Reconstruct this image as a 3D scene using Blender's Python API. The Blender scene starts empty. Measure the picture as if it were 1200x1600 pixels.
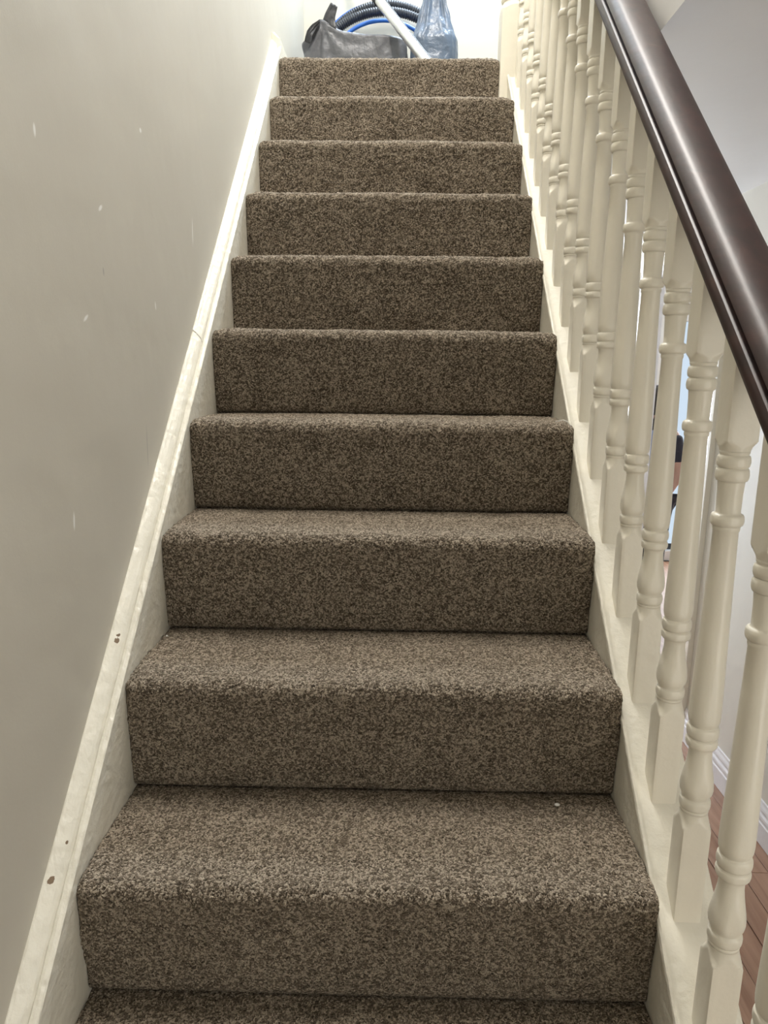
import bpy, bmesh, math, random
import numpy as np
from mathutils import Vector, Matrix, noise

random.seed(7)
rng = np.random.default_rng(7)
SC = bpy.context.scene
COL = SC.collection
PI = math.pi

# ------------------------------------------------------------------ camera
cam_d = bpy.data.cameras.new('camera')
cam = bpy.data.objects.new('camera', cam_d)
COL.objects.link(cam)
SC.camera = cam
cam_d.sensor_fit = 'VERTICAL'
cam_d.sensor_height = 36.0
cam_d.lens = 1109.0 / 1600.0 * 36.0
cam_d.clip_start = 0.02
PITCH, YAW, ROLL = -0.2120, 0.0167, 0.0114
f_ = Vector((-math.sin(YAW) * math.cos(PITCH), math.cos(YAW) * math.cos(PITCH), math.sin(PITCH)))
r_ = Vector((math.cos(YAW), math.sin(YAW), 0))
u_ = r_.cross(f_)
r2 = math.cos(ROLL) * r_ + math.sin(ROLL) * u_
u2 = -math.sin(ROLL) * r_ + math.cos(ROLL) * u_
cam.matrix_world = Matrix(((r2.x, u2.x, -f_.x, 0.4324), (r2.y, u2.y, -f_.y, -0.8259), (r2.z, u2.z, -f_.z, 0.7047), (0, 0, 0, 1)))

# ------------------------------------------------------------------ world, lights, exposure
SC.view_settings.view_transform = 'Standard'
SC.view_settings.look = 'None'
SC.view_settings.gamma = 1.0
SC.view_settings.use_curve_mapping = False
SC.view_settings.exposure = 0.0
w = bpy.data.worlds.new('world')
SC.world = w
w.use_nodes = True
wn = w.node_tree
bg = wn.nodes['Background']
bg.inputs['Color'].default_value = (0.75, 0.87, 1.0, 1)
bg.inputs['Strength'].default_value = 0.9


def area(name, loc, target, sx, sy, power, col):
    l = bpy.data.lights.new(name, 'AREA')
    l.shape = 'RECTANGLE'
    l.size, l.size_y, l.energy, l.color = sx, sy, power, col
    o = bpy.data.objects.new(name, l)
    COL.objects.link(o)
    o.location = loc
    d = Vector(target) - Vector(loc)
    o.rotation_euler = d.to_track_quat('-Z', 'Y').to_euler()
    return o


area('landing_window_daylight', (0.80, 2.86, 3.25), (0.45, 0.3, 0.5), 0.9, 0.95, 112, (0.74, 0.87, 1.0))
area('roof_window_daylight', (1.1, 2.3, 3.95), (0.9, 2.1, 1.0), 0.9, 0.7, 3, (0.80, 0.90, 1.0))
area('stairwell_overhead_fill', (0.52, 0.75, 3.9), (0.55, 0.35, 0.5), 0.3, 1.3, 80, (1.0, 0.96, 0.90))  # added fill lamp below the closed ceiling, brightens the treads from above
area('front_door_daylight', (0.9, -2.30, 0.55), (0.5, 1.0, 0.2), 1.4, 1.6, 3, (0.90, 0.95, 1.0))
area('left_wall_fill', (1.57, -0.90, 0.20), (0.0, 0.0, 0.15), 0.8, 1.3, 11, (1.0, 0.96, 0.88))  # unseen fill added beside the camera to lift the lower left wall
area('hall_end_daylight', (1.0, 3.4, 0.35), (1.6, 1.2, -0.1), 0.3, 1.3, 46, (0.78, 0.86, 1.0))
area('room_daylight', (2.8, 4.30, 0.3), (2.2, 2.0, 0.2), 1.6, 1.9, 60, (0.88, 0.94, 1.0))

# ------------------------------------------------------------------ measures
RISE, GO = 0.1927, 0.2136
T = RISE / GO
INSET, ROUND = 0.0219, 0.0187
WD = 0.80
FLOOR = -4 * RISE
LAND = 9 * RISE
CEIL = 1.2737
HALLX = 1.605
CEN = 0.8405                       # axis of the balusters


# ------------------------------------------------------------------ helpers
def link(o, parent=None):
    COL.objects.link(o)
    if parent is not None:
        o.parent = parent
    return o


def tag(o, label=None, cat=None, group=None, kind=None):
    if label: o['label'] = label
    if cat: o['category'] = cat
    if group: o['group'] = group
    if kind: o['kind'] = kind
    return o


def empty(name, loc=(0, 0, 0)):
    o = bpy.data.objects.new(name, None)
    o.empty_display_size = 0.05
    o.location = loc
    return link(o)


def mesh_obj(name, verts, faces, mat, parent=None, smooth=False):
    me = bpy.data.meshes.new(name)
    me.from_pydata([tuple(v) for v in verts], [], [tuple(f) for f in faces])
    me.update()
    bm = bmesh.new(); bm.from_mesh(me)
    bmesh.ops.recalc_face_normals(bm, faces=bm.faces)
    bm.to_mesh(me); bm.free()
    if smooth:
        me.shade_smooth()
    if mat: me.materials.append(mat)
    o = bpy.data.objects.new(name, me)
    link(o, parent)
    if parent is not None:
        o.matrix_parent_inverse = Matrix.Translation(-parent.location)
    return o


def bm_obj(name, bm, mat, parent=None, smooth=False):
    me = bpy.data.meshes.new(name)
    bmesh.ops.recalc_face_normals(bm, faces=bm.faces)
    bm.to_mesh(me); bm.free()
    if smooth: me.shade_smooth()
    if mat: me.materials.append(mat)
    o = bpy.data.objects.new(name, me)
    link(o, parent)
    if parent is not None:
        o.matrix_parent_inverse = Matrix.Translation(-parent.location)
    return o


def box_bm(bm, x0, x1, y0, y1, z0, z1, bev=0.0):
    r = bmesh.ops.create_cube(bm, size=1.0)
    vs = r['verts']
    for v in vs:
        v.co = Vector((x0 + (v.co.x + .5) * (x1 - x0), y0 + (v.co.y + .5) * (y1 - y0), z0 + (v.co.z + .5) * (z1 - z0)))
    if bev:
        es = list({e for v in vs for e in v.link_edges})
        bmesh.ops.bevel(bm, geom=es, offset=bev, segments=2, affect='EDGES', profile=0.5)
    return bm


def box(name, x0, x1, y0, y1, z0, z1, mat, parent=None, bev=0.0):
    bm = bmesh.new()
    box_bm(bm, x0, x1, y0, y1, z0, z1, bev)
    return bm_obj(name, bm, mat, parent)


def grid_mesh(name, V, nu, nv, mat, parent=None, smooth=True, wrap_u=False, extra=None):
    """V: (nu*nv,3) array, index = i*nv + j."""
    i = np.arange(nu if wrap_u else nu - 1)
    j = np.arange(nv - 1)
    I, J = np.meshgrid(i, j, indexing='ij')
    I2 = (I + 1) % nu
    F = np.stack([I * nv + J, I2 * nv + J, I2 * nv + J + 1, I * nv + J + 1], -1).reshape(-1, 4)
    polys = [F.astype(np.int32)]
    loops = F.ravel().astype(np.int32)
    n = len(F)
    me = bpy.data.meshes.new(name)
    ex_loops, ex_sizes = [], []
    for e in (extra or []):
        ex_loops += list(e); ex_sizes.append(len(e))
    allloops = np.concatenate([loops, np.array(ex_loops, dtype=np.int32)]) if ex_loops else loops
    me.vertices.add(len(V)); me.vertices.foreach_set('co', np.asarray(V, dtype=np.float32).ravel())
    me.loops.add(len(allloops)); me.loops.foreach_set('vertex_index', allloops)
    starts = np.concatenate([np.arange(n) * 4, n * 4 + np.cumsum([0] + ex_sizes[:-1])]) if ex_sizes else np.arange(n) * 4
    me.polygons.add(n + len(ex_sizes))
    me.polygons.foreach_set('loop_start', starts.astype(np.int32))
    me.update(calc_edges=True)
    me.validate()
    if smooth: me.shade_smooth()
    me.materials.append(mat)
    o = bpy.data.objects.new(name, me)
    link(o, parent)
    if parent is not None:
        o.matrix_parent_inverse = Matrix.Translation(-parent.location)
    return o


def sweep_pitch(name, prof, y0, y1, mat, parent=None, ny=120, jit=None, smooth=False, caps=True):
    """prof: (x, zoff) closed outline carried along the pitch of the stairs; verticals stay plumb."""
    ys = np.linspace(y0, y1, ny)
    P = np.array(prof)
    m = len(P)
    V = []
    for a, y in enumerate(ys):
        for b, (x, zo) in enumerate(P):
            dx = dz = 0
            if jit is not None and jit[b]:
                k = jit[b]
                dx = k * noise.noise(Vector((y * 60, b * 3.1, 1.7))) + 0.6 * k * noise.noise(Vector((y * 170, b * 1.3, 9.1)))
                dz = k * noise.noise(Vector((y * 55, b * 2.7, 21.7))) + 0.6 * k * noise.noise(Vector((y * 190, b * 2.3, 5.1)))
            V.append((x + dx, y, zo + T * y + dz))
    F = []
    for a in range(ny - 1):
        for b in range(m):
            c = (b + 1) % m
            F.append((a * m + b, a * m + c, (a + 1) * m + c, (a + 1) * m + b))
    if caps:
        F.append(tuple(range(m)))
        F.append(tuple((ny - 1) * m + b for b in range(m)))
    return mesh_obj(name, V, F, mat, parent, smooth)


# ------------------------------------------------------------------ materials
def new_mat(name):
    m = bpy.data.materials.new(name)
    m.use_nodes = True
    nt = m.node_tree
    b = nt.nodes['Principled BSDF']
    return m, nt, b


def N(nt, t, **kw):
    n = nt.nodes.new(t)
    for k, v in kw.items():
        if k in n.inputs:
            n.inputs[k].default_value = v
        else:
            setattr(n, k, v)
    return n


def L(nt, a, b):
    nt.links.new(a, b)


def ramp(nt, stops):
    r = nt.nodes.new('ShaderNodeValToRGB')
    e = r.color_ramp.elements
    while len(e) < len(stops): e.new(0.5)
    for k, (p, c) in enumerate(stops):
        e[k].position = p
        e[k].color = (*c, 1)
    return r


def coords(nt, scale=(1, 1, 1)):
    g = nt.nodes.new('ShaderNodeNewGeometry')
    mp = nt.nodes.new('ShaderNodeMapping')
    mp.inputs['Scale'].default_value = scale
    L(nt, g.outputs['Position'], mp.inputs['Vector'])
    return mp.outputs['Vector']


def add_bump(nt, b, h, strength, dist):
    bp = N(nt, 'ShaderNodeBump')
    bp.inputs['Strength'].default_value = strength
    bp.inputs['Distance'].default_value = dist
    L(nt, h, bp.inputs['Height'])
    L(nt, bp.outputs['Normal'], b.inputs['Normal'])


def m_carpet():
    m, nt, b = new_mat('carpet_pile')
    co = coords(nt)
    v1 = N(nt, 'ShaderNodeTexVoronoi'); v1.inputs['Scale'].default_value = 370
    v1.inputs['Randomness'].default_value = 1.0
    nz0 = N(nt, 'ShaderNodeTexNoise'); nz0.inputs['Scale'].default_value = 240; nz0.inputs['Detail'].default_value = 3
    addv = N(nt, 'ShaderNodeVectorMath', operation='MULTIPLY_ADD')
    L(nt, nz0.outputs['Color'], addv.inputs[0]); addv.inputs[1].default_value = (0.006, 0.006, 0.006)
    L(nt, co, addv.inputs[2]); L(nt, co, nz0.inputs['Vector'])
    L(nt, addv.outputs[0], v1.inputs['Vector'])
    sep = N(nt, 'ShaderNodeSeparateColor'); L(nt, v1.outputs['Color'], sep.inputs[0])
    n2 = N(nt, 'ShaderNodeTexNoise'); n2.inputs['Scale'].default_value = 520; n2.inputs['Detail'].default_value = 2
    L(nt, co, n2.inputs['Vector'])
    n3 = N(nt, 'ShaderNodeTexNoise'); n3.inputs['Scale'].default_value = 14; n3.inputs['Detail'].default_value = 4
    L(nt, co, n3.inputs['Vector'])
    mixa = N(nt, 'ShaderNodeMath', operation='MULTIPLY_ADD'); L(nt, n2.outputs['Fac'], mixa.inputs[0]); mixa.inputs[1].default_value = 0.9
    hl = N(nt, 'ShaderNodeMath', operation='MULTIPLY_ADD'); L(nt, sep.outputs[0], hl.inputs[0]); hl.inputs[1].default_value = 0.62; hl.inputs[2].default_value = -0.28
    L(nt, hl.outputs[0], mixa.inputs[2])
    mixb = N(nt, 'ShaderNodeMath', operation='MULTIPLY_ADD'); L(nt, n3.outputs['Fac'], mixb.inputs[0]); mixb.inputs[1].default_value = 0.22
    L(nt, mixa.outputs[0], mixb.inputs[2])
    r = ramp(nt, [(0.24, (0.014, 0.009, 0.005)), (0.42, (0.078, 0.056, 0.037)), (0.60, (0.205, 0.162, 0.120)), (0.82, (0.62, 0.53, 0.42))])
    L(nt, mixb.outputs[0], r.inputs['Fac'])
    L(nt, r.outputs['Color'], b.inputs['Base Color'])
    b.inputs['Roughness'].default_value = 0.9
    b.inputs['Specular IOR Level'].default_value = 0.15
    b.inputs['Sheen Weight'].default_value = 0.4
    b.inputs['Sheen Roughness'].default_value = 0.5
    b.inputs['Sheen Tint'].default_value = (0.90, 0.76, 0.58, 1)
    hsum = N(nt, 'ShaderNodeMath', operation='SUBTRACT'); L(nt, n2.outputs['Fac'], hsum.inputs[0]); L(nt, v1.outputs['Distance'], hsum.inputs[1])
    add_bump(nt, b, hsum.outputs[0], 0.9, 0.006)
    return m


def m_paint(name, col, rough=0.35, chips=(), bump=0.15, scale=35):
    m, nt, b = new_mat(name)
    co = coords(nt)
    n1 = N(nt, 'ShaderNodeTexNoise'); n1.inputs['Scale'].default_value = 9; n1.inputs['Detail'].default_value = 5
    L(nt, co, n1.inputs['Vector'])
    dark = tuple(c * 0.93 for c in col)
    r = ramp(nt, [(0.3, dark), (0.7, col)]); L(nt, n1.outputs['Fac'], r.inputs['Fac'])
    out = r.outputs['Color']
    if chips:
        nw = N(nt, 'ShaderNodeTexNoise'); nw.inputs['Scale'].default_value = 120; L(nt, co, nw.inputs['Vector'])
        acc = None
        for (p, rad) in chips:
            d = N(nt, 'ShaderNodeVectorMath', operation='DISTANCE'); L(nt, co, d.inputs[0]); d.inputs[1].default_value = p
            ad = N(nt, 'ShaderNodeMath', operation='MULTIPLY_ADD'); L(nt, nw.outputs['Fac'], ad.inputs[0]); ad.inputs[1].default_value = rad * 1.6
            L(nt, d.outputs['Value'], ad.inputs[2])
            lt = N(nt, 'ShaderNodeMath', operation='LESS_THAN'); L(nt, ad.outputs[0], lt.inputs[0]); lt.inputs[1].default_value = rad * 1.5
            if acc is None: acc = lt.outputs[0]
            else:
                mx = N(nt, 'ShaderNodeMath', operation='MAXIMUM'); L(nt, acc, mx.inputs[0]); L(nt, lt.outputs[0], mx.inputs[1]); acc = mx.outputs[0]
        mix = N(nt, 'ShaderNodeMix', data_type='RGBA')
        L(nt, acc, mix.inputs[0]); L(nt, out, mix.inputs[6]); mix.inputs[7].default_value = (0.20, 0.14, 0.09, 1)
        out = mix.outputs[2]
    L(nt, out, b.inputs['Base Color'])
    b.inputs['Roughness'].default_value = rough
    n2 = N(nt, 'ShaderNodeTexNoise'); n2.inputs['Scale'].default_value = scale; n2.inputs['Detail'].default_value = 6
    L(nt, co, n2.inputs['Vector'])
    add_bump(nt, b, n2.outputs['Fac'], bump, 0.01)
    return m


def m_wall(name, col, scuffs=()):
    m, nt, b = new_mat(name)
    co = coords(nt)
    n1 = N(nt, 'ShaderNodeTexNoise'); n1.inputs['Scale'].default_value = 2.2; n1.inputs['Detail'].default_value = 5
    L(nt, co, n1.inputs['Vector'])
    r = ramp(nt, [(0.3, tuple(c * 0.95 for c in col)), (0.7, col)]); L(nt, n1.outputs['Fac'], r.inputs['Fac'])
    out = r.outputs['Color']
    for (p, half, ang, c) in scuffs:
        mp = N(nt, 'ShaderNodeMapping', vector_type='TEXTURE')
        mp.inputs['Location'].default_value = p
        mp.inputs['Rotation'].default_value = (ang, 0, 0)
        mp.inputs['Scale'].default_value = (1, half[0], half[1])
        L(nt, co, mp.inputs['Vector'])
        ln = N(nt, 'ShaderNodeVectorMath', operation='LENGTH'); L(nt, mp.outputs[0], ln.inputs[0])
        rm = N(nt, 'ShaderNodeMapRange'); L(nt, ln.outputs['Value'], rm.inputs[0])
        rm.inputs[1].default_value = 1.0; rm.inputs[2].default_value = 0.5; rm.inputs[3].default_value = 0.0; rm.inputs[4].default_value = 0.8
        mix = N(nt, 'ShaderNodeMix', data_type='RGBA')
        L(nt, rm.outputs[0], mix.inputs[0]); L(nt, out, mix.inputs[6]); mix.inputs[7].default_value = (*c, 1)
        out = mix.outputs[2]
    L(nt, out, b.inputs['Base Color'])
    b.inputs['Roughness'].default_value = 0.62
    n2 = N(nt, 'ShaderNodeTexNoise'); n2.inputs['Scale'].default_value = 5; n2.inputs['Detail'].default_value = 3
    n3 = N(nt, 'ShaderNodeTexNoise'); n3.inputs['Scale'].default_value = 220; n3.inputs['Detail'].default_value = 2
    L(nt, co, n2.inputs['Vector']); L(nt, co, n3.inputs['Vector'])
    a = N(nt, 'ShaderNodeMath', operation='MULTIPLY_ADD'); L(nt, n3.outputs['Fac'], a.inputs[0]); a.inputs[1].default_value = 0.03
    L(nt, n2.outputs['Fac'], a.inputs[2])
    add_bump(nt, b, a.outputs[0], 0.35, 0.012)
    return m


def m_wood(name, stops, rough, along='y', coat=0.0, seed=True):
    m, nt, b = new_mat(name)
    sc = (26, 2.2, 26) if along == 'y' else (30, 30, 2)
    co = coords(nt, sc)
    oi = N(nt, 'ShaderNodeObjectInfo')
    ad = N(nt, 'ShaderNodeVectorMath', operation='MULTIPLY_ADD')
    cmb = N(nt, 'ShaderNodeCombineXYZ'); L(nt, oi.outputs['Random'], cmb.inputs[0]); L(nt, oi.outputs['Random'], cmb.inputs[1])
    L(nt, cmb.outputs[0], ad.inputs[0]); ad.inputs[1].default_value = (37, 19, 0); L(nt, co, ad.inputs[2])
    n1 = N(nt, 'ShaderNodeTexNoise'); n1.inputs['Scale'].default_value = 1.6; n1.inputs['Detail'].default_value = 7; n1.inputs['Distortion'].default_value = 0.7
    L(nt, ad.outputs[0], n1.inputs['Vector'])
    tint = N(nt, 'ShaderNodeMath', operation='MULTIPLY_ADD'); L(nt, oi.outputs['Random'], tint.inputs[0]); tint.inputs[1].default_value = 0.22 if seed else 0.0
    L(nt, n1.outputs['Fac'], tint.inputs[2])
    r = ramp(nt, stops); L(nt, tint.outputs[0], r.inputs['Fac'])
    L(nt, r.outputs['Color'], b.inputs['Base Color'])
    b.inputs['Roughness'].default_value = rough
    b.inputs['Coat Weight'].default_value = coat
    b.inputs['Coat Roughness'].default_value = 0.34
    add_bump(nt, b, n1.outputs['Fac'], 0.12, 0.004)
    return m


def m_plain(name, col, rough=0.5, metal=0.0, bump=None, spec=0.5, trans=0.0):
    m, nt, b = new_mat(name)
    co = coords(nt)
    n1 = N(nt, 'ShaderNodeTexNoise'); n1.inputs['Scale'].default_value = 18; n1.inputs['Detail'].default_value = 4
    L(nt, co, n1.inputs['Vector'])
    r = ramp(nt, [(0.3, tuple(c * 0.86 for c in col)), (0.7, col)]); L(nt, n1.outputs['Fac'], r.inputs['Fac'])
    L(nt, r.outputs['Color'], b.inputs['Base Color'])
    b.inputs['Roughness'].default_value = rough
    b.inputs['Metallic'].default_value = metal
    b.inputs['Specular IOR Level'].default_value = spec
    if bump:
        n2 = N(nt, 'ShaderNodeTexNoise'); n2.inputs['Scale'].default_value = bump[0]; n2.inputs['Detail'].default_value = 5
        L(nt, co, n2.inputs['Vector'])
        add_bump(nt, b, n2.outputs['Fac'], bump[1], bump[2])
    if trans:
        b.inputs['Transmission Weight'].default_value = trans
    return m


M_CARPET = m_carpet()
CHIPS = [((-0.022, 0.262, 0.248), 0.0062), ((-0.021, 0.268, 0.257), 0.0050), ((-0.025, -0.003, 0.012), 0.0068), ((-0.018, 0.036, 0.042), 0.0045)]
M_STRING = m_paint('cream_gloss_string', (0.80, 0.765, 0.66), 0.38, CHIPS, 0.25, 60)
M_GLOSS = m_paint('cream_gloss_baluster', (0.86, 0.815, 0.70), 0.32, (), 0.10, 40)
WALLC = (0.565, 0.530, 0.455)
W_ = (0.86, 0.85, 0.82)
D_ = (0.34, 0.32, 0.29)
SCUFFS = [((-0.034, 0.345, 0.930), (0.011, 0.004), 0.55, W_), ((-0.034, 0.262, 0.760), (0.012, 0.0035), 0.5, W_),
          ((-0.034, 0.150, 0.985), (0.004, 0.010), 0.0, W_), ((-0.034, 0.170, 0.470), (0.0035, 0.016), -0.1, W_),
          ((-0.034, 0.340, 0.835), (0.003, 0.008), 0.1, D_), ((-0.034, 0.86, 0.98), (0.003, 0.035), -0.05, W_),
          ((-0.034, 0.49, 0.54), (0.002, 0.05), -0.05, D_), ((-0.034, 0.58, 0.80), (0.003, 0.010), 0.2, W_),
          ((-0.034, 0.05, 0.03), (0.003, 0.045), -0.25, D_), ((-0.034, 0.55, 1.10), (0.006, 0.005), 0.2, W_)]
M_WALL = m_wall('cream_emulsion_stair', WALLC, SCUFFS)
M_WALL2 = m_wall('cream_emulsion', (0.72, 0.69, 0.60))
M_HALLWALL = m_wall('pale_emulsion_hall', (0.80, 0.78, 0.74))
M_CEIL = m_wall('white_emulsion_ceiling', (0.74, 0.73, 0.71))
M_SKIRT = m_paint('white_gloss_skirting', (0.82, 0.81, 0.80), 0.35)
M_MAHOG = m_wood('mahogany_varnish', [(0.25, (0.016, 0.007, 0.006)), (0.55, (0.035, 0.014, 0.012)), (0.85, (0.065, 0.026, 0.020))], 0.44, 'y', 0.16, False)
M_BOARD = m_wood('floorboard_wood', [(0.2, (0.12, 0.055, 0.030)), (0.5, (0.29, 0.155, 0.092)), (0.85, (0.42, 0.25, 0.16))], 0.42)
M_GAP = m_plain('dark_gap', (0.02, 0.013, 0.010), 0.9)
M_GREYBAG = m_plain('grey_polythene', (0.115, 0.118, 0.130), 0.38, 0, (35, 0.5, 0.01))
M_DARKBAG = m_plain('dark_grey_polythene', (0.04, 0.041, 0.046), 0.35, 0, (35, 0.5, 0.01))
M_BLUEBAG = m_plain('blue_grey_polythene', (0.115, 0.155, 0.22), 0.28, 0, (40, 0.5, 0.01))
M_HOSE = m_plain('dark_ribbed_plastic', (0.030, 0.038, 0.055), 0.38)
M_CABLE = m_plain('blue_plastic', (0.03, 0.16, 0.62), 0.35)
M_CHROME = m_plain('brushed_metal', (0.74, 0.73, 0.71), 0.28, 0.9)
M_BLACK = m_plain('black_plastic', (0.03, 0.03, 0.035), 0.45)
M_CRUMB = m_plain('white_paper_crumb', (0.85, 0.83, 0.78), 0.8)
M_SKIN = m_plain('skin', (0.58, 0.36, 0.28), 0.5)
M_HAIR = m_plain('dark_hair', (0.025, 0.018, 0.016), 0.45, 0, (160, 0.5, 0.01))
M_SHIRT = m_plain('blue_cotton', (0.33, 0.40, 0.68), 0.85, 0, (30, 0.4, 0.02))
M_TROUSER = m_plain('dark_denim', (0.035, 0.035, 0.05), 0.85, 0, (60, 0.3, 0.01))
M_SHOE = m_plain('dark_leather', (0.03, 0.025, 0.022), 0.5)
mg, ntg, bgl = new_mat('window_glass')
bgl.inputs['Base Color'].default_value = (0.95, 0.98, 1, 1)
bgl.inputs['Roughness'].default_value = 0.02
bgl.inputs['Transmission Weight'].default_value = 1.0
bgl.inputs['IOR'].default_value = 1.1
M_GLASS = mg

# ------------------------------------------------------------------ shell
Y0, YB = -2.5, 2.92
S = 'structure'
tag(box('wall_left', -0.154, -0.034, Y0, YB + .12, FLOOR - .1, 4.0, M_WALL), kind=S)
tag(box('wall_back', -0.034, 2.0, YB, YB + .12, CEIL + .01, 4.0, M_WALL2), kind=S)
# hall wall with a doorway
bm = bmesh.new()
DY0, DY1, DH = 1.93, 2.80, 1.13
box_bm(bm, HALLX, HALLX + .11, Y0, DY0, FLOOR - .1, CEIL)
box_bm(bm, HALLX, HALLX + .11, DY1, 5.0, FLOOR - .1, CEIL)
box_bm(bm, HALLX, HALLX + .11, DY0, DY1, DH, CEIL)
tag(bm_obj('wall_right', bm, M_WALL2), kind=S)
# hall ceiling = upstairs floor slab, landing slab
bm = bmesh.new()
box_bm(bm, 0.885, HALLX + 2.6, Y0, 5.0, CEIL, LAND - .18)
tag(bm_obj('ceiling', bm, M_CEIL), kind=S)
tag(box('wall_stairwell', 0.885, 0.985, Y0, 1.90, LAND - .18, 4.0, M_CEIL), kind=S)
bm = bmesh.new()
box_bm(bm, -0.034, 2.0, 10 * GO - .19, YB, LAND - .17, LAND - .008)
tag(bm_obj('floor_landing', bm, M_CARPET), kind=S)
tag(box('wall_landing', 2.0, 2.1, 1.8, YB + .12, LAND - .18, 4.0, M_WALL2), kind=S)
bm = bmesh.new()
box_bm(bm, -0.154, 2.1, Y0, 1.5, 4.0, 4.1)
box_bm(bm, -0.154, 2.1, 2.75, YB + .12, 4.0, 4.1)
box_bm(bm, -0.154, 0.0, 1.5, 2.75, 4.0, 4.1)
box_bm(bm, 1.5, 2.1, 1.5, 2.75, 4.0, 4.1)
tag(bm_obj('ceiling_upstairs', bm, M_CEIL), kind=S)
# front wall, hall end wall, next room
bm = bmesh.new()
box_bm(bm, -0.154, HALLX + .11, Y0 - .1, Y0, FLOOR - .1, 4.0)
tag(bm_obj('wall_front', bm, M_WALL2), kind=S)
tag(box('wall_end', 0.885, HALLX, 4.6, 4.7, FLOOR - .1, CEIL, M_HALLWALL), kind=S)
tag(box('wall_understairs', 0.842, 0.884, 1.951, 4.7, FLOOR - .1, CEIL, M_HALLWALL), kind=S)
# spandrel under the outer string
sp = [(-0.64, FLOOR), (2.2, FLOOR), (2.2, T * 2.2 - .33), (-0.3, T * -0.3 - .33), (-0.64, FLOOR + .0)]
sp = [(-0.47, FLOOR), (1.95, FLOOR), (1.95, T * 1.95 - .30), (-0.47, T * -0.47 - .30)]
V = [(x, y, z) for x in (0.845, 0.875) for (y, z) in sp]
tag(mesh_obj('wall_spandrel', V, [(0, 1, 2, 3), (4, 5, 6, 7), (0, 1, 5, 4), (1, 2, 6, 5), (2, 3, 7, 6), (3, 0, 4, 7)], M_HALLWALL), kind=S)
ROOM_Y = 4.4
bm = bmesh.new()
WX0, WX1, WZ1 = 2.41, 3.5, 1.05
box_bm(bm, HALLX + .11, WX0, ROOM_Y, ROOM_Y + .1, FLOOR - .1, CEIL)
box_bm(bm, WX1, 4.2, ROOM_Y, ROOM_Y + .1, FLOOR - .1, CEIL)
box_bm(bm, WX0, WX1, ROOM_Y, ROOM_Y + .1, WZ1, CEIL)
tag(bm_obj('wall_room', bm, M_HALLWALL), kind=S)
tag(box('wall_room_side', 4.1, 4.2, 0.9, ROOM_Y, FLOOR - .1, CEIL, M_HALLWALL), kind=S)
tag(box('wall_room_near', HALLX + .11, 4.2, 0.8, 0.9, FLOOR - .1, CEIL, M_HALLWALL), kind=S)
win = tag(empty('window_1', (WX0, ROOM_Y, FLOOR)), kind=S)
fr = []
for k, (a, b_) in enumerate([(WX0, WX0 + .06), (WX0 + .49, WX0 + .55), (WX1 - .06, WX1)]):
    box('window_frame', a, b_, ROOM_Y + .01, ROOM_Y + .07, FLOOR, WZ1, M_SKIRT, win, 0.006)
for (z0, z1) in [(FLOOR, FLOOR + .08), (WZ1 - .06, WZ1)]:
    box('window_rail', WX0 + .06, WX1 - .06, ROOM_Y + .015, ROOM_Y + .065, z0, z1, M_SKIRT, win, 0.006)
box('pane', WX0 + .055, WX0 + .495, ROOM_Y + .035, ROOM_Y + .041, FLOOR + .075, WZ1 - .055, M_GLASS, win)
box('pane', WX0 + .545, WX1 - .055, ROOM_Y + .035, ROOM_Y + .041, FLOOR + .075, WZ1 - .055, M_GLASS, win)

# floor with boards
floor = tag(empty('floor', (0, 0, FLOOR)), kind=S)
box('subfloor', -0.154, 4.2, Y0 - .1, 5.0, FLOOR - .1, FLOOR - .012, M_GAP, floor)
box('floor_surface', -0.034, 0.86, Y0, -0.70, FLOOR - .011, FLOOR, M_BOARD, floor)
box('floor_surface', HALLX + .11, 4.1, 0.9, ROOM_Y, FLOOR - .011, FLOOR, M_BOARD, floor)
box('threshold', HALLX + .001, HALLX + .1085, DY0, DY1, FLOOR - .011, FLOOR + .002, M_BOARD, floor, 0.001)
xs = [0.873, 0.940, 1.017, 1.094, 1.170, 1.2465, 1.324, 1.4005, 1.4712, 1.5545, 1.632]
for k in range(len(xs) - 1):
    y = -1.2 - random.random() * .5
    cuts = [y]
    while y < 4.5:
        y += random.uniform(0.7, 1.5); cuts.append(y)
    if k == 8: cuts = [-1.1, -0.15, 1.027, 2.2, 3.3, 4.6]
    if k == 4: cuts = [-1.3, -0.4, 0.555, 1.6, 2.9, 4.6]
    for a, b_ in zip(cuts[:-1], cuts[1:]):
        x0, x1 = xs[k] + .0011, min(xs[k + 1], HALLX) - .0011
        dz = random.uniform(-.0012, .0012)
        box('floorboard', x0, x1, a + .0010, b_ - .0010, FLOOR - .011, FLOOR + dz - .001, M_BOARD, floor, 0.0009)

# hall skirting (moulded) and landing skirting
def skirting(name, x, y0, y1, z, sgn, prof, mat):
    V, F = [], []
    m = len(prof)
    for y in (y0, y1):
        V += [(x + sgn * d, y, z + h) for d, h in prof]
    for b in range(m):
        c = (b + 1) % m
        F.append((b, c, m + c, m + b))
    F += [tuple(range(m)), tuple(range(m, 2 * m))]
    return tag(mesh_obj(name, V, F, mat), kind=S)
SK = [(0, 0), (.015, 0), (.015, .066), (.0125, .069), (.0125, .075), (.014, .080), (.013, .088), (.009, .094), (.009, .100), (.0105, .104), (.0095, .112), (.006, .120), (.005, .1285), (0, .1295)]
skirting('baseboard_right', HALLX, Y0, DY0 - .130, FLOOR, -1, SK, M_SKIRT)
LS = [(0, 0), (.032, 0), (.032, .088), (.020, .094), (.008, .106), (0, .108)]
skirting('baseboard_landing', -0.034, 1.985, YB, LAND - .008, 1, LS, M_STRING)
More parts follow.
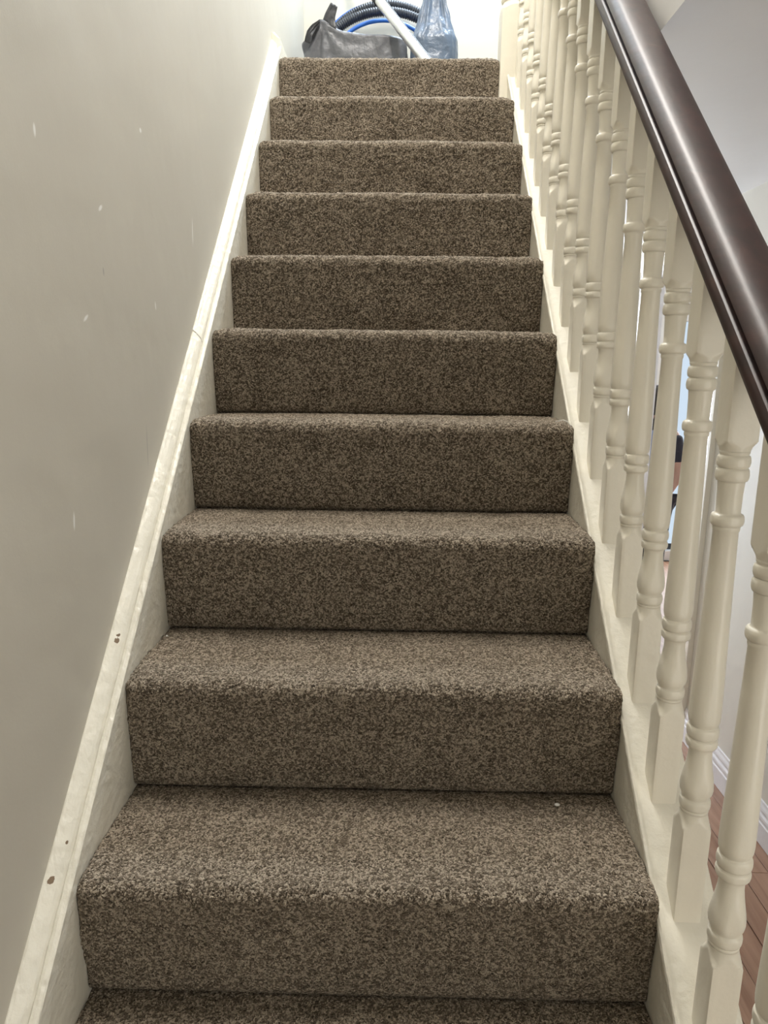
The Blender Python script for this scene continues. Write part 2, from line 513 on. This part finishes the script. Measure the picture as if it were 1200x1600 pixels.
# doorway lining, architraves
door = tag(empty('door_1', (HALLX, DY0, FLOOR)), kind=S)
box('door_lining', HALLX - .002, HALLX + .112, DY0, DY0 + .025, FLOOR, DH - .025, M_SKIRT, door, .002)
box('door_lining', HALLX - .002, HALLX + .112, DY1 - .025, DY1, FLOOR, DH - .025, M_SKIRT, door, .002)
box('door_lining', HALLX - .002, HALLX + .112, DY0, DY1, DH - .025, DH, M_SKIRT, door, .002)
def architrave(y0, y1):
    P = [(0, 0), (.020, 0), (.022, .10), (.020, .30), (.014, .36), (.014, .44), (.017, .52), (.016, .75), (.010, .90), (.008, 1.0), (0, 1.0)]
    V, F = [], []
    m = len(P)
    for z in (FLOOR, DH + .06):
        V += [(HALLX - d, y0 + (y1 - y0) * t, z) for d, t in P]
    for b in range(m):
        c = (b + 1) % m
        F.append((b, c, m + c, m + b))
    F += [tuple(range(m)), tuple(range(m, 2 * m))]
    mesh_obj('architrave', V, F, M_GLOSS, door)
architrave(DY0 - .128, DY0 + .002)
architrave(DY1 + .072, DY1 - .002)
box('architrave', HALLX - .018, HALLX, DY0 - .125, DY1 + .07, DH - .004, DH + .066, M_GLOSS, door, .004)

# ------------------------------------------------------------------ staircase
stairs = tag(empty('staircase', (0.4, -0.64, FLOOR)), 'straight flight of stairs fully covered in speckled grey-brown carpet', 'staircase')


def vnoise(shape, cell, amp):
    """smooth value noise on a grid"""
    a, b = shape
    ca, cb = max(2, int(a / cell) + 2), max(2, int(b / cell) + 2)
    g = rng.standard_normal((ca, cb))
    u = np.linspace(0, ca - 1.001, a); v = np.linspace(0, cb - 1.001, b)
    i, j = u.astype(int), v.astype(int)
    fu, fv = (u - i)[:, None], (v - j)[None, :]
    fu, fv = fu * fu * (3 - 2 * fu), fv * fv * (3 - 2 * fv)
    A, B, C_, D = g[i][:, j], g[i + 1][:, j], g[i][:, j + 1], g[i + 1][:, j + 1]
    return amp * ((A * (1 - fu) + B * fu) * (1 - fv) + (C_ * (1 - fu) + D * fu) * fv)


DEV = {0: -0.002, 1: 0.004, 2: 0.002, 3: -.001, 4: -.003, 5: -.003, 6: .001}


def carpet_step(k, res):
    y, z, zb = GO * k, RISE * k + DEV.get(k, 0), RISE * (k - 1) + DEV.get(k - 1, 0)
    yb = y + GO + INSET if k < 9 else y + .22
    R = 0.021
    pts = [(y + INSET + .012, zb - .001), (y + INSET + .003, zb + .003), (y + INSET - .001, zb + .012), (y + INSET * .55, zb + RISE * .45), (y + .005, z - .055)]
    for a in np.linspace(-0.12, 1.0, 12):
        t = a * PI / 2
        pts.append((y + R - R * math.cos(t), z - R + .002 + R * math.sin(t)))
    pts += [(y + .06, z + .0012), (y + .12, z), (yb - .012, z - .0005), (yb + .012, z - .003)]
    pts = np.array(pts)
    d = np.r_[0, np.cumsum(np.hypot(*np.diff(pts, axis=0).T))]
    n = max(20, int(d[-1] / res))
    s = np.linspace(0, d[-1], n)
    prof = np.c_[np.interp(s, d, pts[:, 0]), np.interp(s, d, pts[:, 1])]
    tg = np.gradient(prof, axis=0); tg /= np.linalg.norm(tg, axis=1)[:, None]
    nrm = np.c_[-tg[:, 1], tg[:, 0]]
    x1 = WD if k < 9 else 0.772
    xs = np.linspace(0.0006, x1 - .0006, int(x1 / res))
    m = len(xs)
    # displacement: tufts + slow unevenness
    D = rng.standard_normal((n, m)) * .00045 + vnoise((n, m), .0055 / res, .0010) + vnoise((n, m), .05 / res, .0007) + vnoise((n, m), .2 / res, .0012)
    e = np.minimum(xs, x1 - xs)
    roll = -0.011 * np.exp(-(e / .010)) - .0015 * np.exp(-(e / .03))     # carpet tucks down at both ends
    gate = np.clip((s - 0.02) / .03, 0, 1) * np.clip((d[-1] - s) / .02, 0, 1)
    nose = np.exp(-((s - d[9]) / .05) ** 2)
    D = (D + roll[None, :] * (0.25 + 0.75 * nose[:, None])) * (0.15 + .85 * gate[:, None])
    X = np.broadcast_to(xs[None, :], (n, m)) + rng.standard_normal((n, m)) * .0002
    X = np.clip(X, 0.0005, x1 - .0005)
    Yv = prof[:, 0][:, None] + nrm[:, 0][:, None] * D
    Zv = prof[:, 1][:, None] + nrm[:, 1][:, None] * D
    V = np.stack([X, Yv, Zv], -1).reshape(-1, 3)
    base = len(V)
    # close the block behind and below the carpet
    zu = zb - .006
    V = np.vstack([V, [(xs[0], yb + .012, zu), (xs[-1], yb + .012, zu), (xs[0], prof[0, 0], zu), (xs[-1], prof[0, 0], zu)]])
    top_row = [(n - 1) * m + j for j in range(m)]
    bot_row = [j for j in range(m)]
    left = [i * m for i in range(n)]
    right = [i * m + m - 1 for i in range(n)]
    extra = [top_row[::-1] + [base, base + 1], bot_row + [base + 3, base + 2], [base + 2, base + 3, base + 1, base],
             left[::-1] + [base + 2, base], right + [base + 1, base + 3]]
    o = grid_mesh('carpeted_step', V, n, m, M_CARPET, stairs, True, False, extra)
    return o


for k in range(-3, 10):
    carpet_step(k, {0: .0021, -1: .0021, 1: .0022, 2: .0024, 3: .0028, 4: .003, 5: .0034}.get(k, .004))

# wall string: board, two lengths of moulding butted at a crack
YA, YT = -0.64, 2.03
sweep_pitch('wall_string', [(-.034, -.32), (0, -.32), (0, -.0055), (-.002, -.003), (-.0065, -.0022), (-.0108, -.003), (-.0120, -.006), (-.034, -.006)],
            YA, 1.992, M_STRING, stairs, 520, [0, 0, 0, .0018, .0010, .0010, 0, 0])
MP = [(-.0125, -.0055), (-.0135, -.002), (-.0150, .0025), (-.0180, .0075), (-.0215, .0115), (-.0255, .0150), (-.0290, .0180), (-.0315, .0195), (-.0339, .0195), (-.0339, -.0055)]
MJ = [0, .0006, .0007, .0006, .0005, .0007, .0012, .0016, 0, 0]
sweep_pitch('string_moulding', MP, YA, 0.822, M_STRING, stairs, 300, MJ)
sweep_pitch('string_moulding', [(x - (.0012 if i in (3, 4, 5) else 0), z + .0016) for i, (x, z) in enumerate(MP)], 0.8236, YT, M_STRING, stairs, 260, MJ)
# outer string with beaded inner edge and flat top
OP = [(.842, -.33), (.8005, -.33), (.8005, -.066), (.7985, -.0635), (.7975, -.058), (.7985, -.0525), (.8015, -.0500), (.8045, -.0520), (.8055, -.0570), (.8075, -.0580), (.811, -.0590), (.884, -.0600), (.887, -.063), (.887, -.33)]
OJ = [0, 0, 0, .0005, .0007, .0006, .0007, .0005, .0002, .0005, .0004, 0, 0, 0]
sweep_pitch('outer_string', OP, -0.60, 1.93, M_STRING, stairs, 420, OJ)

# ------------------------------------------------------------------ balustrade
bal = tag(empty('balustrade', (CEN, 0.65, 0.2)), 'cream painted turned-spindle balustrade with dark mahogany handrail beside the carpeted stairs', 'balustrade')
HS = 0.0187                                     # half the side of a square baluster
SEG = 48
SQ = [HS / max(abs(math.cos(2 * PI * i / SEG)), abs(math.sin(2 * PI * i / SEG))) for i in range(SEG)]
SQ = [min(s_, HS * 1.365) for s_ in SQ]


def revolve(levels, yc, zc, x0=CEN, scale=1.0, squares=SQ, cap=True, slope=(None, None)):
    """levels: (h, r) ; the square blank limits the turned radius. slope: (lo, hi) slant the first and last rings along the pitch."""
    V, F = [], []
    for li, (h, r) in enumerate(levels):
        for i in range(SEG):
            a = 2 * PI * i / SEG
            rr = min(r, squares[i]) * scale
            dx, dy = rr * math.cos(a), rr * math.sin(a)
            z = h
            if li == 0 and slope[0]: z = h + T * dy
            if li == len(levels) - 1 and slope[1]: z = h + T * dy
            V.append((x0 + dx, yc + dy, zc + z))
    n = len(levels)
    for l in range(n - 1):
        for i in range(SEG):
            j = (i + 1) % SEG
            F.append((l * SEG + i, l * SEG + j, (l + 1) * SEG + j, (l + 1) * SEG + i))
    if cap:
        F.append(tuple(range(SEG))); F.append(tuple((n - 1) * SEG + i for i in range(SEG)))
    return V, F


def bead(h0, h1, r0, r1, n=8):
    return [(h0 + (h1 - h0) * (0.5 - 0.5 * math.cos(PI * t)), r0 + (r1 - r0) * math.sin(PI * t) ** 0.8) for t in np.linspace(0, 1, n)]


BIG = 1.0
base_lv = [(-.0605, BIG), (-.02, BIG), (.02, BIG), (.055, BIG)] + [(.0640 + .022 * t, .0262 - .0084 * math.sin(t * PI / 2) ** .8) for t in np.linspace(0, 1, 14)]
stem_lv = [(.0855, .0178), (.0885, .0183), (.0905, .0172)] + bead(.0905, .1060, .0168, .0200) + \
    [(.1075, .0172), (.1095, .0180), (.1140, .0203), (.1200, .0213), (.1270, .0210), (.1350, .0199), (.1450, .0180), (.1560, .0161), (.1660, .0148), (.1740, .0145), (.1790, .0150), (.1805, .0160)] + \
    bead(.1805, .1935, .0165, .0200) + bead(.1940, .2110, .0165, .0202) + \
    [(.2115, .0168), (.2140, .0182), (.2185, .0194), (.2250, .0199), (.2350, .0199), (.2600, .0194), (.3000, .0184), (.3600, .0170), (.4200, .0157), (.4720, .0148)] + \
    [(.4735, .0158), (.4775, .0161), (.4790, .0154)] + bead(.4792, .4940, .0160, .0196) + \
    [(.4945, .0152), (.4960, .0144), (.5060, .0145), (.5200, .0148), (.5330, .0155), (.5345, .0158)] + \
    bead(.5345, .5510, .0158, .0194) + bead(.5512, .5665, .0160, .0193) + [(.5668, .0162), (.5690, .0172), (.5715, .0174)]
top_lv = [(.5710, .0172), (.5735, .0178), (.5765, .0190), (.5790, .0208), (.5815, .0232), (.5840, .0262), (.5850, .0290), (.60, BIG), (.64, BIG), (.7235, BIG)]
mesh_cache = {}


def make_part(name, lv, parent, yc, zc, slope, smooth):
    if name not in mesh_cache:
        V, F = revolve(lv, 0, 0, 0, slope=slope)
        o = mesh_obj(name, V, F, M_GLOSS, None, False)
        if smooth: o.data.shade_smooth()
        else:
            o.data.shade_smooth(); o.data.set_sharp_from_angle(angle=0.6)
        mesh_cache[name] = o.data
        COL.objects.unlink(o); bpy.data.objects.remove(o)
    o = bpy.data.objects.new(name, mesh_cache[name])
    COL.objects.link(o)
    o.parent = parent
    return o


BAL_Y = [0.0338 + 0.1151 * i for i in range(-4, 17)]
for i, yc in enumerate(BAL_Y):
    stem = make_part('baluster', stem_lv, bal, yc, T * yc, (None, None), True)
    stem.location = (0, yc - bal.location.y, T * yc - bal.location.z)
    stem.rotation_euler = (random.uniform(-.001, .001), random.uniform(-.001, .001), random.uniform(-.03, .03))
    b0 = make_part('base_block', base_lv, stem, yc, T * yc, (True, None), False)
    b1 = make_part('top_block', top_lv, stem, yc, T * yc, (None, True), False)

# handrail: profile in (x, height square to the rail), swept along the pitch
HB = 0.7215
PR = [(-.0345, 0), (.0345, 0), (.0360, .0015), (.0366, .0070), (.0366, .0150), (.0352, .0190), (.0325, .0203), (.0278, .0210), (.0268, .0232), (.0272, .0256), (.0315, .0266), (.0338, .0290), (.0335, .0325), (.0310, .0375), (.0275, .0415), (.0235, .0442), (.0185, .0460), (.0100, .0474), (0, .0478)]
PR = PR + [(-x, h) for x, h in reversed(PR[2:-1])]
ct = math.cos(math.atan(T)); st = math.sin(math.atan(T))
V, F = [], []
m = len(PR)
ysr = np.linspace(-0.80, 1.915, 60)
for y in ysr:
    for x, h in PR:
        V.append((CEN + x, y - h * st * 0 , T * y + HB + h / ct))
for a in range(len(ysr) - 1):
    for b in range(m):
        c = (b + 1) % m
        F.append((a * m + b, a * m + c, (a + 1) * m + c, (a + 1) * m + b))
F += [tuple(range(m)), tuple((len(ysr) - 1) * m + b for b in range(m))]
hr = mesh_obj('handrail', V, F, M_MAHOG, bal, True)
hr.data.set_sharp_from_angle(angle=0.7)
hr['label'] = 'dark mahogany handrail'

# newel post at the head of the stairs
NX, NY, NH = 0.8165, 1.962, 0.0445
nsq = [min(NH / max(abs(math.cos(2 * PI * i / SEG)), abs(math.sin(2 * PI * i / SEG))), NH * 1.36) for i in range(SEG)]
nl = [(LAND - .45, 1), (LAND + .0, 1), (LAND + .13, 1)] + [(LAND + .150 + .03 * t, .064 - .026 * math.sin(t * PI / 2)) for t in np.linspace(0, 1, 10)] + bead(LAND + .181, LAND + .205, .037, .044) + \
    [(LAND + .21, .036), (LAND + .25, .043), (LAND + .32, .040), (LAND + .40, .031), (LAND + .45, .034)] + bead(LAND + .452, LAND + .475, .034, .042) + [(LAND + .48, .040), (LAND + .50, .066), (LAND + .53, 1), (LAND + .86, 1)] + \
    [(LAND + .865, .052), (LAND + .875, .040)] + [(LAND + .92 - .045 * math.cos(t), max(.003, .045 * math.sin(t))) for t in np.linspace(.7, PI, 12)]
V, F = revolve(nl, NY, 0, NX, squares=nsq)
nw = mesh_obj('newel_post', V, F, M_GLOSS, bal, True)
nw.data.set_sharp_from_angle(angle=0.6)

# ------------------------------------------------------------------ things left on the landing
def tube(name, path, r, mat, parent=None, seg=14, ribs=None, closed=False):
    P = np.asarray(path, float)
    n = len(P)
    tg = np.gradient(P, axis=0)
    if closed: tg = (np.roll(P, -1, 0) - np.roll(P, 1, 0))
    tg /= np.linalg.norm(tg, axis=1)[:, None]
    up = np.array([0, 1.0, 0.001])
    V = []
    for i in range(n):
        a = np.cross(tg[i], up); a /= np.linalg.norm(a)
        b = np.cross(tg[i], a)
        rr = r
        if ribs: rr = r * (1.0 if i % ribs < ribs / 2 else 0.86)
        for s in range(seg):
            t = 2 * PI * s / seg
            V.append(P[i] + rr * (a * math.cos(t) + b * math.sin(t)))
    F = []
    for i in range(n if closed else n - 1):
        i2 = (i + 1) % n
        for s in range(seg):
            s2 = (s + 1) % seg
            F.append((i * seg + s, i * seg + s2, i2 * seg + s2, i2 * seg + s))
    if not closed:
        F += [tuple(range(seg)), tuple((n - 1) * seg + s for s in range(seg))]
    return mesh_obj(name, V, F, mat, parent, True)


def ell(cx, y, zc, a, b, n, y2=None):
    t = np.linspace(0, 2 * PI, n, endpoint=False)
    yy = np.full(n, y) + (0 if y2 is None else (y2 - y) * (0.5 - 0.5 * np.cos(t)))
    return np.c_[cx + a * np.sin(t), yy, zc - b * np.cos(t)]


zl = LAND
hose = tag(empty('ribbed_hose', (0.36, 2.80, zl)), 'coil of dark ribbed vacuum hose standing against landing wall behind the bags', 'hose')
tube('hose_loop', ell(0.36, 2.83, zl + .288, .300, .266, 720), .0200, M_HOSE, hose, 14, 4, True)
tube('hose_loop', ell(0.355, 2.755, zl + .258, .302, .236, 720), .0200, M_HOSE, hose, 14, 4, True)
cable = tag(empty('blue_hose', (0.36, 2.72, zl)), 'thin bright blue hose coiled alongside the dark ribbed hose', 'hose')
tube('cable_loop', ell(0.348, 2.700, zl + .222, .245, .213, 200), .0085, M_CABLE, cable, 10, None, True)
tube('cable_loop', ell(0.33, 2.872, zl + .292, .300, .283, 200), .0085, M_CABLE, cable, 10, None, True)


def smooth01(t): return t * t * (3 - 2 * t)


def bag(name, topf, cx, hx, cy, hy, mat, parent, fold, seed, nu=120, nv=46, power=0.5, inner=0.6, pinch=None):
    """sack: outline (cx,cy,hx,hy), height of the rim per angle from topf(x), rim folded inward."""
    V = np.zeros((nu, nv, 3))
    for i in range(nu):
        a = 2 * PI * i / nu
        c, s = math.cos(a), math.sin(a)
        ex = math.copysign(abs(c) ** power, c); ey = math.copysign(abs(s) ** power, s)
        for j in range(nv):
            t = j / (nv - 1)
            tt = min(t / .72, 1)
            ztop = topf(cx + hx * ex, ey)
            z = zl + .002 + (ztop - zl) * tt
            k = 1 - .03 * tt ** 2 - .06 * (1 - tt) ** 4
            if pinch: k *= pinch(tt)
            if t > .72:
                q = (t - .72) / .28
                k *= 1 - q * inner
                z -= .03 * q * q
            x, y = cx + hx * ex * k, cy + hy * ey * k
            fo = fold(a, tt, x, z) if t <= .72 else fold(a, 1, x, z) * (1 - (t - .72) / .28)
            nz = .006 * noise.noise(Vector((x * 14, y * 14 + seed, z * 10))) + .004 * noise.noise(Vector((x * 40 + seed, y * 40, z * 22)))
            g = (fo + nz) * min(1, tt * 6)
            V[i, j] = (x + c * g, y + s * g, z)
    vv = V.reshape(-1, 3)
    cap = [i * nv + nv - 1 for i in range(nu)]
    bot = [i * nv for i in range(nu)][::-1]
    return grid_mesh(name, vv, nu, nv, mat, parent, True, True, [cap, bot])


def top_left(x, ey):
    pts = [(0.0, 1.985), (.03, 2.000), (.06, 2.040), (.090, 2.072), (.115, 2.055), (.18, 2.026), (.27, 2.016), (.40, 2.010), (.55, 2.0)]
    return float(np.interp(x, [p[0] for p in pts], [p[1] for p in pts])) + .012 * max(0, ey)


def fold_left(a, t, x, z):
    # creases fanning out from the gathered corner
    dx, dz = x - .10, z - 2.06
    ang = math.atan2(dx, -dz + .001)
    fall = math.exp(-max(0, x - .10) / .10) if x > .1 else 1
    return .007 * math.sin(ang * 13 + .6) * fall * min(1, math.hypot(dx, dz) / .03)


gb = tag(empty('grey_bin_bag', (.25, 2.54, zl)), 'open dark grey bin bag slumped on the landing, its left corner gathered', 'bag')
bag('sack', top_left, .232, .226, 2.545, .095, M_GREYBAG, gb, fold_left, 3.3, 150, 44, .42)
# loose torn ear at the gathered corner, and a smaller rolled ear
def sheet(name, outline_a, outline_b, mat, parent, thick=.003, wob=.006, seed=0, n=16, w_=8):
    A = np.array(outline_a, float); B = np.array(outline_b, float)
    ta = np.linspace(0, 1, len(A)); t = np.linspace(0, 1, n)
    A = np.c_[[np.interp(t, ta, A[:, k]) for k in range(3)]].T
    tb = np.linspace(0, 1, len(B))
    B = np.c_[[np.interp(t, tb, B[:, k]) for k in range(3)]].T
    V, F = [], []
    for side in (0, 1):
        for i in range(n):
            for j in range(w_):
                p = A[i] + (B[i] - A[i]) * j / (w_ - 1)
                p = p + np.array([0, wob * (noise.noise(Vector((p[0] * 30 + seed, p[2] * 30, 1.0))) + math.sin(j * 1.9 + seed) * .5) + side * thick, 0])
                V.append(p)
    q = n * w_
    for side in (0, 1):
        for i in range(n - 1):
            for j in range(w_ - 1):
                b = side * q + i * w_ + j
                F.append((b, b + 1, b + w_ + 1, b + w_))
    rim = [j for j in range(w_)] + [i * w_ + w_ - 1 for i in range(1, n)] + [(n - 1) * w_ + j for j in range(w_ - 2, -1, -1)] + [i * w_ for i in range(n - 2, 0, -1)]
    for a, b in zip(rim, rim[1:] + rim[:1]):
        F.append((a, b, b + q, a + q))
    return mesh_obj(name, V, F, mat, parent, True)


sheet('torn_ear', [(.088, 2.47, 2.046), (.108, 2.465, 2.093), (.134, 2.46, 2.136)], [(.158, 2.455, 2.034), (.152, 2.455, 2.078), (.163, 2.455, 2.118)], M_DARKBAG, gb, seed=2)
sheet('rolled_ear', [(.026, 2.450, 1.990), (.038, 2.447, 2.023), (.063, 2.447, 2.048), (.091, 2.447, 2.066)], [(.056, 2.438, 1.974), (.062, 2.435, 2.004), (.077, 2.435, 2.030), (.094, 2.44, 2.050)], M_DARKBAG, gb, wob=.010, seed=5)


def top_right(x, ey): return 2.215 + .008 * ey


def pinch_right(t):
    return 1.0 if t < .58 else 1 - .66 * ((t - .58) / .42) ** .85


def fold_right(a, t, x, z):
    up = max(0, (t - .40) / .6)
    return .0055 * math.sin(a * 17 + 1.2 * math.sin(3 * a)) * up + .003 * math.sin(z * 190 + 3 * math.sin(a * 2)) * max(0, .55 - t)


bb = tag(empty('blue_bin_bag', (.553, 2.55, zl)), 'blue-grey shiny plastic bag gathered to a peak beside the metal tube', 'bag')
bag('sack', top_right, .565, .100, 2.545, .10, M_BLUEBAG, bb, fold_right, 8.1, 150, 60, .55, .5, pinch_right)

wand = tag(empty('vacuum_wand', (.53, 2.16, zl)), 'straight shiny metal vacuum tube leaning across the bags on the landing', 'vacuum tube')
d0, d1 = Vector((.511, 2.2, 1.836)), Vector((.329, 2.55, 2.184))
dv = (d1 - d0).normalized()
lo = d0 - dv * ((d0.z - (zl + .019)) / dv.z)
hi = d1 + dv * .52
npt = 60
path = [lo + (hi - lo) * (i / (npt - 1)) for i in range(npt)]
tube('tube', path, .0195, M_CHROME, wand, 20)
c1 = d1 + dv * .0
tube('collar', [c1 + dv * (t - .005) for t in np.linspace(0, .07, 12)], .0235, M_BLACK, wand, 20, 4)
seam = Vector((-dv.z, 0, dv.x)).normalized()
side = dv.cross(Vector((0, 1, 0))).normalized()
tube('seam_strip', [p - side * .0165 - Vector((0, .0125, 0)) for p in path[2:40]], .0035, M_BLACK, wand, 8)

# ------------------------------------------------------------------ crumbs on the carpet
def crumb(x, y, z, s, label):
    bm = bmesh.new()
    bmesh.ops.create_icosphere(bm, subdivisions=2, radius=s)
    for v in bm.verts:
        k = 1 + .5 * noise.noise(v.co * 300 + Vector((x * 50, 0, 0)))
        v.co = Vector((v.co.x * 1.15 * k, v.co.y * .8 * k, v.co.z * .55 * k))
    o = bm_obj('crumb', bm, M_CRUMB, None, True)
    o.location = (x, y, z)
    return tag(o, label, 'crumb')


crumb(.700, .200, .0050, .0040, 'white crumb on the carpet at back of the lowest complete tread, right side')
crumb(.012, .405, RISE + .006, .0025, 'tiny pale crumb at the left back corner of the tread above')
tube_pts = [(.764, 3 * GO + .030, 3 * RISE + .003), (.776, 3 * GO + .014, 3 * RISE + .008), (.785, 3 * GO + .002, 3 * RISE + .004), (.790, 3 * GO - .004, 3 * RISE - .010)]
tag(tube('loose_thread', tube_pts, .0007, M_CRUMB, None, 6), 'pale loose thread sticking out at the right end of a carpeted step edge', 'thread')

# ------------------------------------------------------------------ person in the next room
def skin_body(name, joints, edges, mat, parent, sub=2):
    me = bpy.data.meshes.new(name)
    keys = list(joints)
    me.from_pydata([joints[k][0] for k in keys], [(keys.index(a), keys.index(b)) for a, b in edges], [])
    o = bpy.data.objects.new(name, me)
    link(o, parent)
    md = o.modifiers.new('skin', 'SKIN')
    md.use_smooth_shade = True
    for i, k in enumerate(keys):
        sv = me.skin_vertices[0].data[i]
        sv.radius = joints[k][1] if isinstance(joints[k][1], tuple) else (joints[k][1], joints[k][1])
        sv.use_root = (i == 0)
    ms = o.modifiers.new('subsurf', 'SUBSURF'); ms.levels = sub; ms.render_levels = sub
    me.materials.append(mat)
    return o


PX, PY, PZ = 1.962, 3.35, FLOOR
per = tag(empty('person', (PX, PY, PZ)), 'person with long dark hair and blue top glimpsed between balusters through the doorway', 'person')
per.rotation_euler = (0, 0, -1.2)
J = {}
H = 1.345
def j(n, x, y, z, r): J[n] = ((x, y, z * H), r)
j('pelvis', 0, 0, .53, (.098, .075)); j('waist', 0, 0, .61, (.080, .065)); j('chest', 0, -.005, .73, (.098, .070)); j('shoulders', 0, 0, .805, (.070, .052)); j('neck', 0, .0, .845, .036); j('headb', 0, -.040, .885, .052)
j('headm', 0, -.052, .925, (.060, .068)); j('headt', 0, -.050, .968, (.050, .056))
for s, n in ((-1, 'l'), (1, 'r')):
    j(n + 'sh', s * .125, 0, .795, .040); j(n + 'el', s * .165, .02, .625, .031); j(n + 'wr', s * .150, -.09, .50, .021)
    j(n + 'pa', s * .145, -.125, .465, (.014, .026))
    j(n + 'hip', s * .062, 0, .50, .072); j(n + 'kn', s * .068, -.008, .275, .046); j(n + 'an', s * .070, .012, .045, .030); j(n + 'to', s * .078, -.10, .018, (.026, .018))
E_ = [('pelvis', 'waist'), ('waist', 'chest'), ('chest', 'shoulders'), ('shoulders', 'neck'), ('neck', 'headb'), ('headb', 'headm'), ('headm', 'headt')]
for n in 'lr':
    E_ += [('shoulders', n + 'sh'), (n + 'sh', n + 'el'), (n + 'el', n + 'wr'), (n + 'wr', n + 'pa'), ('pelvis', n + 'hip'), (n + 'hip', n + 'kn'), (n + 'kn', n + 'an'), (n + 'an', n + 'to')]
skin_body('body', J, E_, M_SKIN, per)
# fingers, rooted in the palms
for n, s in (('l', -1), ('r', 1)):
    p = Vector(J[n + 'pa'][0])
    for q in range(4):
        off = (q - 1.5) * .013
        ln = (.050, .058, .055, .044)[q]
        a = p + Vector((-s * .004, off * .4, off * .9)) + Vector((0, -.01, -.008))
        FJ = {'a': (a, .0075), 'b': (a + Vector((-s * .006, -.5 * ln, -.35 * ln)), .0068), 'c': (a + Vector((-s * .018, -.75 * ln, -.75 * ln)), .0055)}
        skin_body('finger', FJ, [('a', 'b'), ('b', 'c')], M_SKIN, per, 1)
    a = p + Vector((-s * .012, .01, .02))
    skin_body('thumb', {'a': (a, .009), 'b': (a + Vector((-s * .022, -.022, .0)), .0078), 'c': (a + Vector((-s * .030, -.042, -.008)), .006)}, [('a', 'b'), ('b', 'c')], M_SKIN, per, 1)
# clothes
K = {k: (v[0], (tuple(r + .010 for r in v[1]) if isinstance(v[1], tuple) else v[1] + .009)) for k, v in J.items()}
top = {k: K[k] for k in ('pelvis', 'waist', 'chest', 'shoulders', 'lsh', 'rsh')}
for n, s in (('l', -1), ('r', 1)):
    e, sh = Vector(J[n + 'el'][0]), Vector(J[n + 'sh'][0])
    top[n + 'sl'] = (tuple(sh + (e - sh) * .75), .046)
skin_body('blue_top', {k: top[k] for k in ('pelvis', 'waist', 'chest', 'shoulders', 'lsh', 'rsh')}, [('pelvis', 'waist'), ('waist', 'chest'), ('chest', 'shoulders'), ('shoulders', 'lsh'), ('shoulders', 'rsh')], M_SHIRT, per)
for n in 'lr':
    sh_ = Vector(top[n + 'sh'][0]); sl_ = Vector(top[n + 'sl'][0])
    skin_body('dark_sleeve', {'a': (tuple(sh_ - (sl_ - sh_) * .05), .050), 'b': (tuple((sh_ + sl_) / 2), .046), 'c': (tuple(sl_), .043)}, [('a', 'b'), ('b', 'c')], M_TROUSER, per)
tr = {k: K[k] for k in ('pelvis', 'lhip', 'rhip', 'lkn', 'rkn', 'lan', 'ran')}
skin_body('trousers', tr, [('pelvis', 'lhip'), ('pelvis', 'rhip'), ('lhip', 'lkn'), ('rhip', 'rkn'), ('lkn', 'lan'), ('rkn', 'ran')], M_TROUSER, per)
for n in 'lr':
    a, t_ = Vector(J[n + 'an'][0]), Vector(J[n + 'to'][0])
    skin_body('shoe', {'a': (Vector((a.x, a.y + .012, .030)), .033), 'b': (Vector(((a.x + t_.x) / 2, (a.y + t_.y) / 2, .027)), .031), 'c': (Vector((t_.x, t_.y - .015, .022)), (.033, .022))}, [('a', 'b'), ('b', 'c')], M_SHOE, per)
# hair: cap over the skull and a long fall down the back, parted from the face
bm = bmesh.new()
bmesh.ops.create_uvsphere(bm, u_segments=28, v_segments=18, radius=1)
hc = Vector((0, -.040, .935 * H))
for v in list(bm.verts):
    x, y, z = v.co
    p = Vector((x * .080, y * .090, z * .092))
    if z < 0 and y > -.25: p = Vector((x * (.084 + .03 * min(1, -z)), y * .085 + .02 * (-z), z * .30))
    if y < -.35 and z < .45: p.y = max(p.y, -.048)
    p += Vector((x, y, 0)) * .006 * noise.noise(Vector((math.atan2(y, x) * 7, z * .8, 3.3)))
    v.co = hc + p
bm_obj('hair', bm, M_HAIR, None, True).parent = per
# face: eyes, nose, mouth
for s in (-1, 1):
    bm = bmesh.new(); bmesh.ops.create_uvsphere(bm, u_segments=12, v_segments=8, radius=.0085)
    o = bm_obj('eye', bm, M_BLACK, None, True); o.parent = per; o.location = (s * .024, -.112, .932 * H)
skin_body('nose', {'a': (Vector((0, -.116, .935 * H)), .006), 'b': (Vector((0, -.128, .915 * H)), .0095)}, [('a', 'b')], M_SKIN, per, 1)
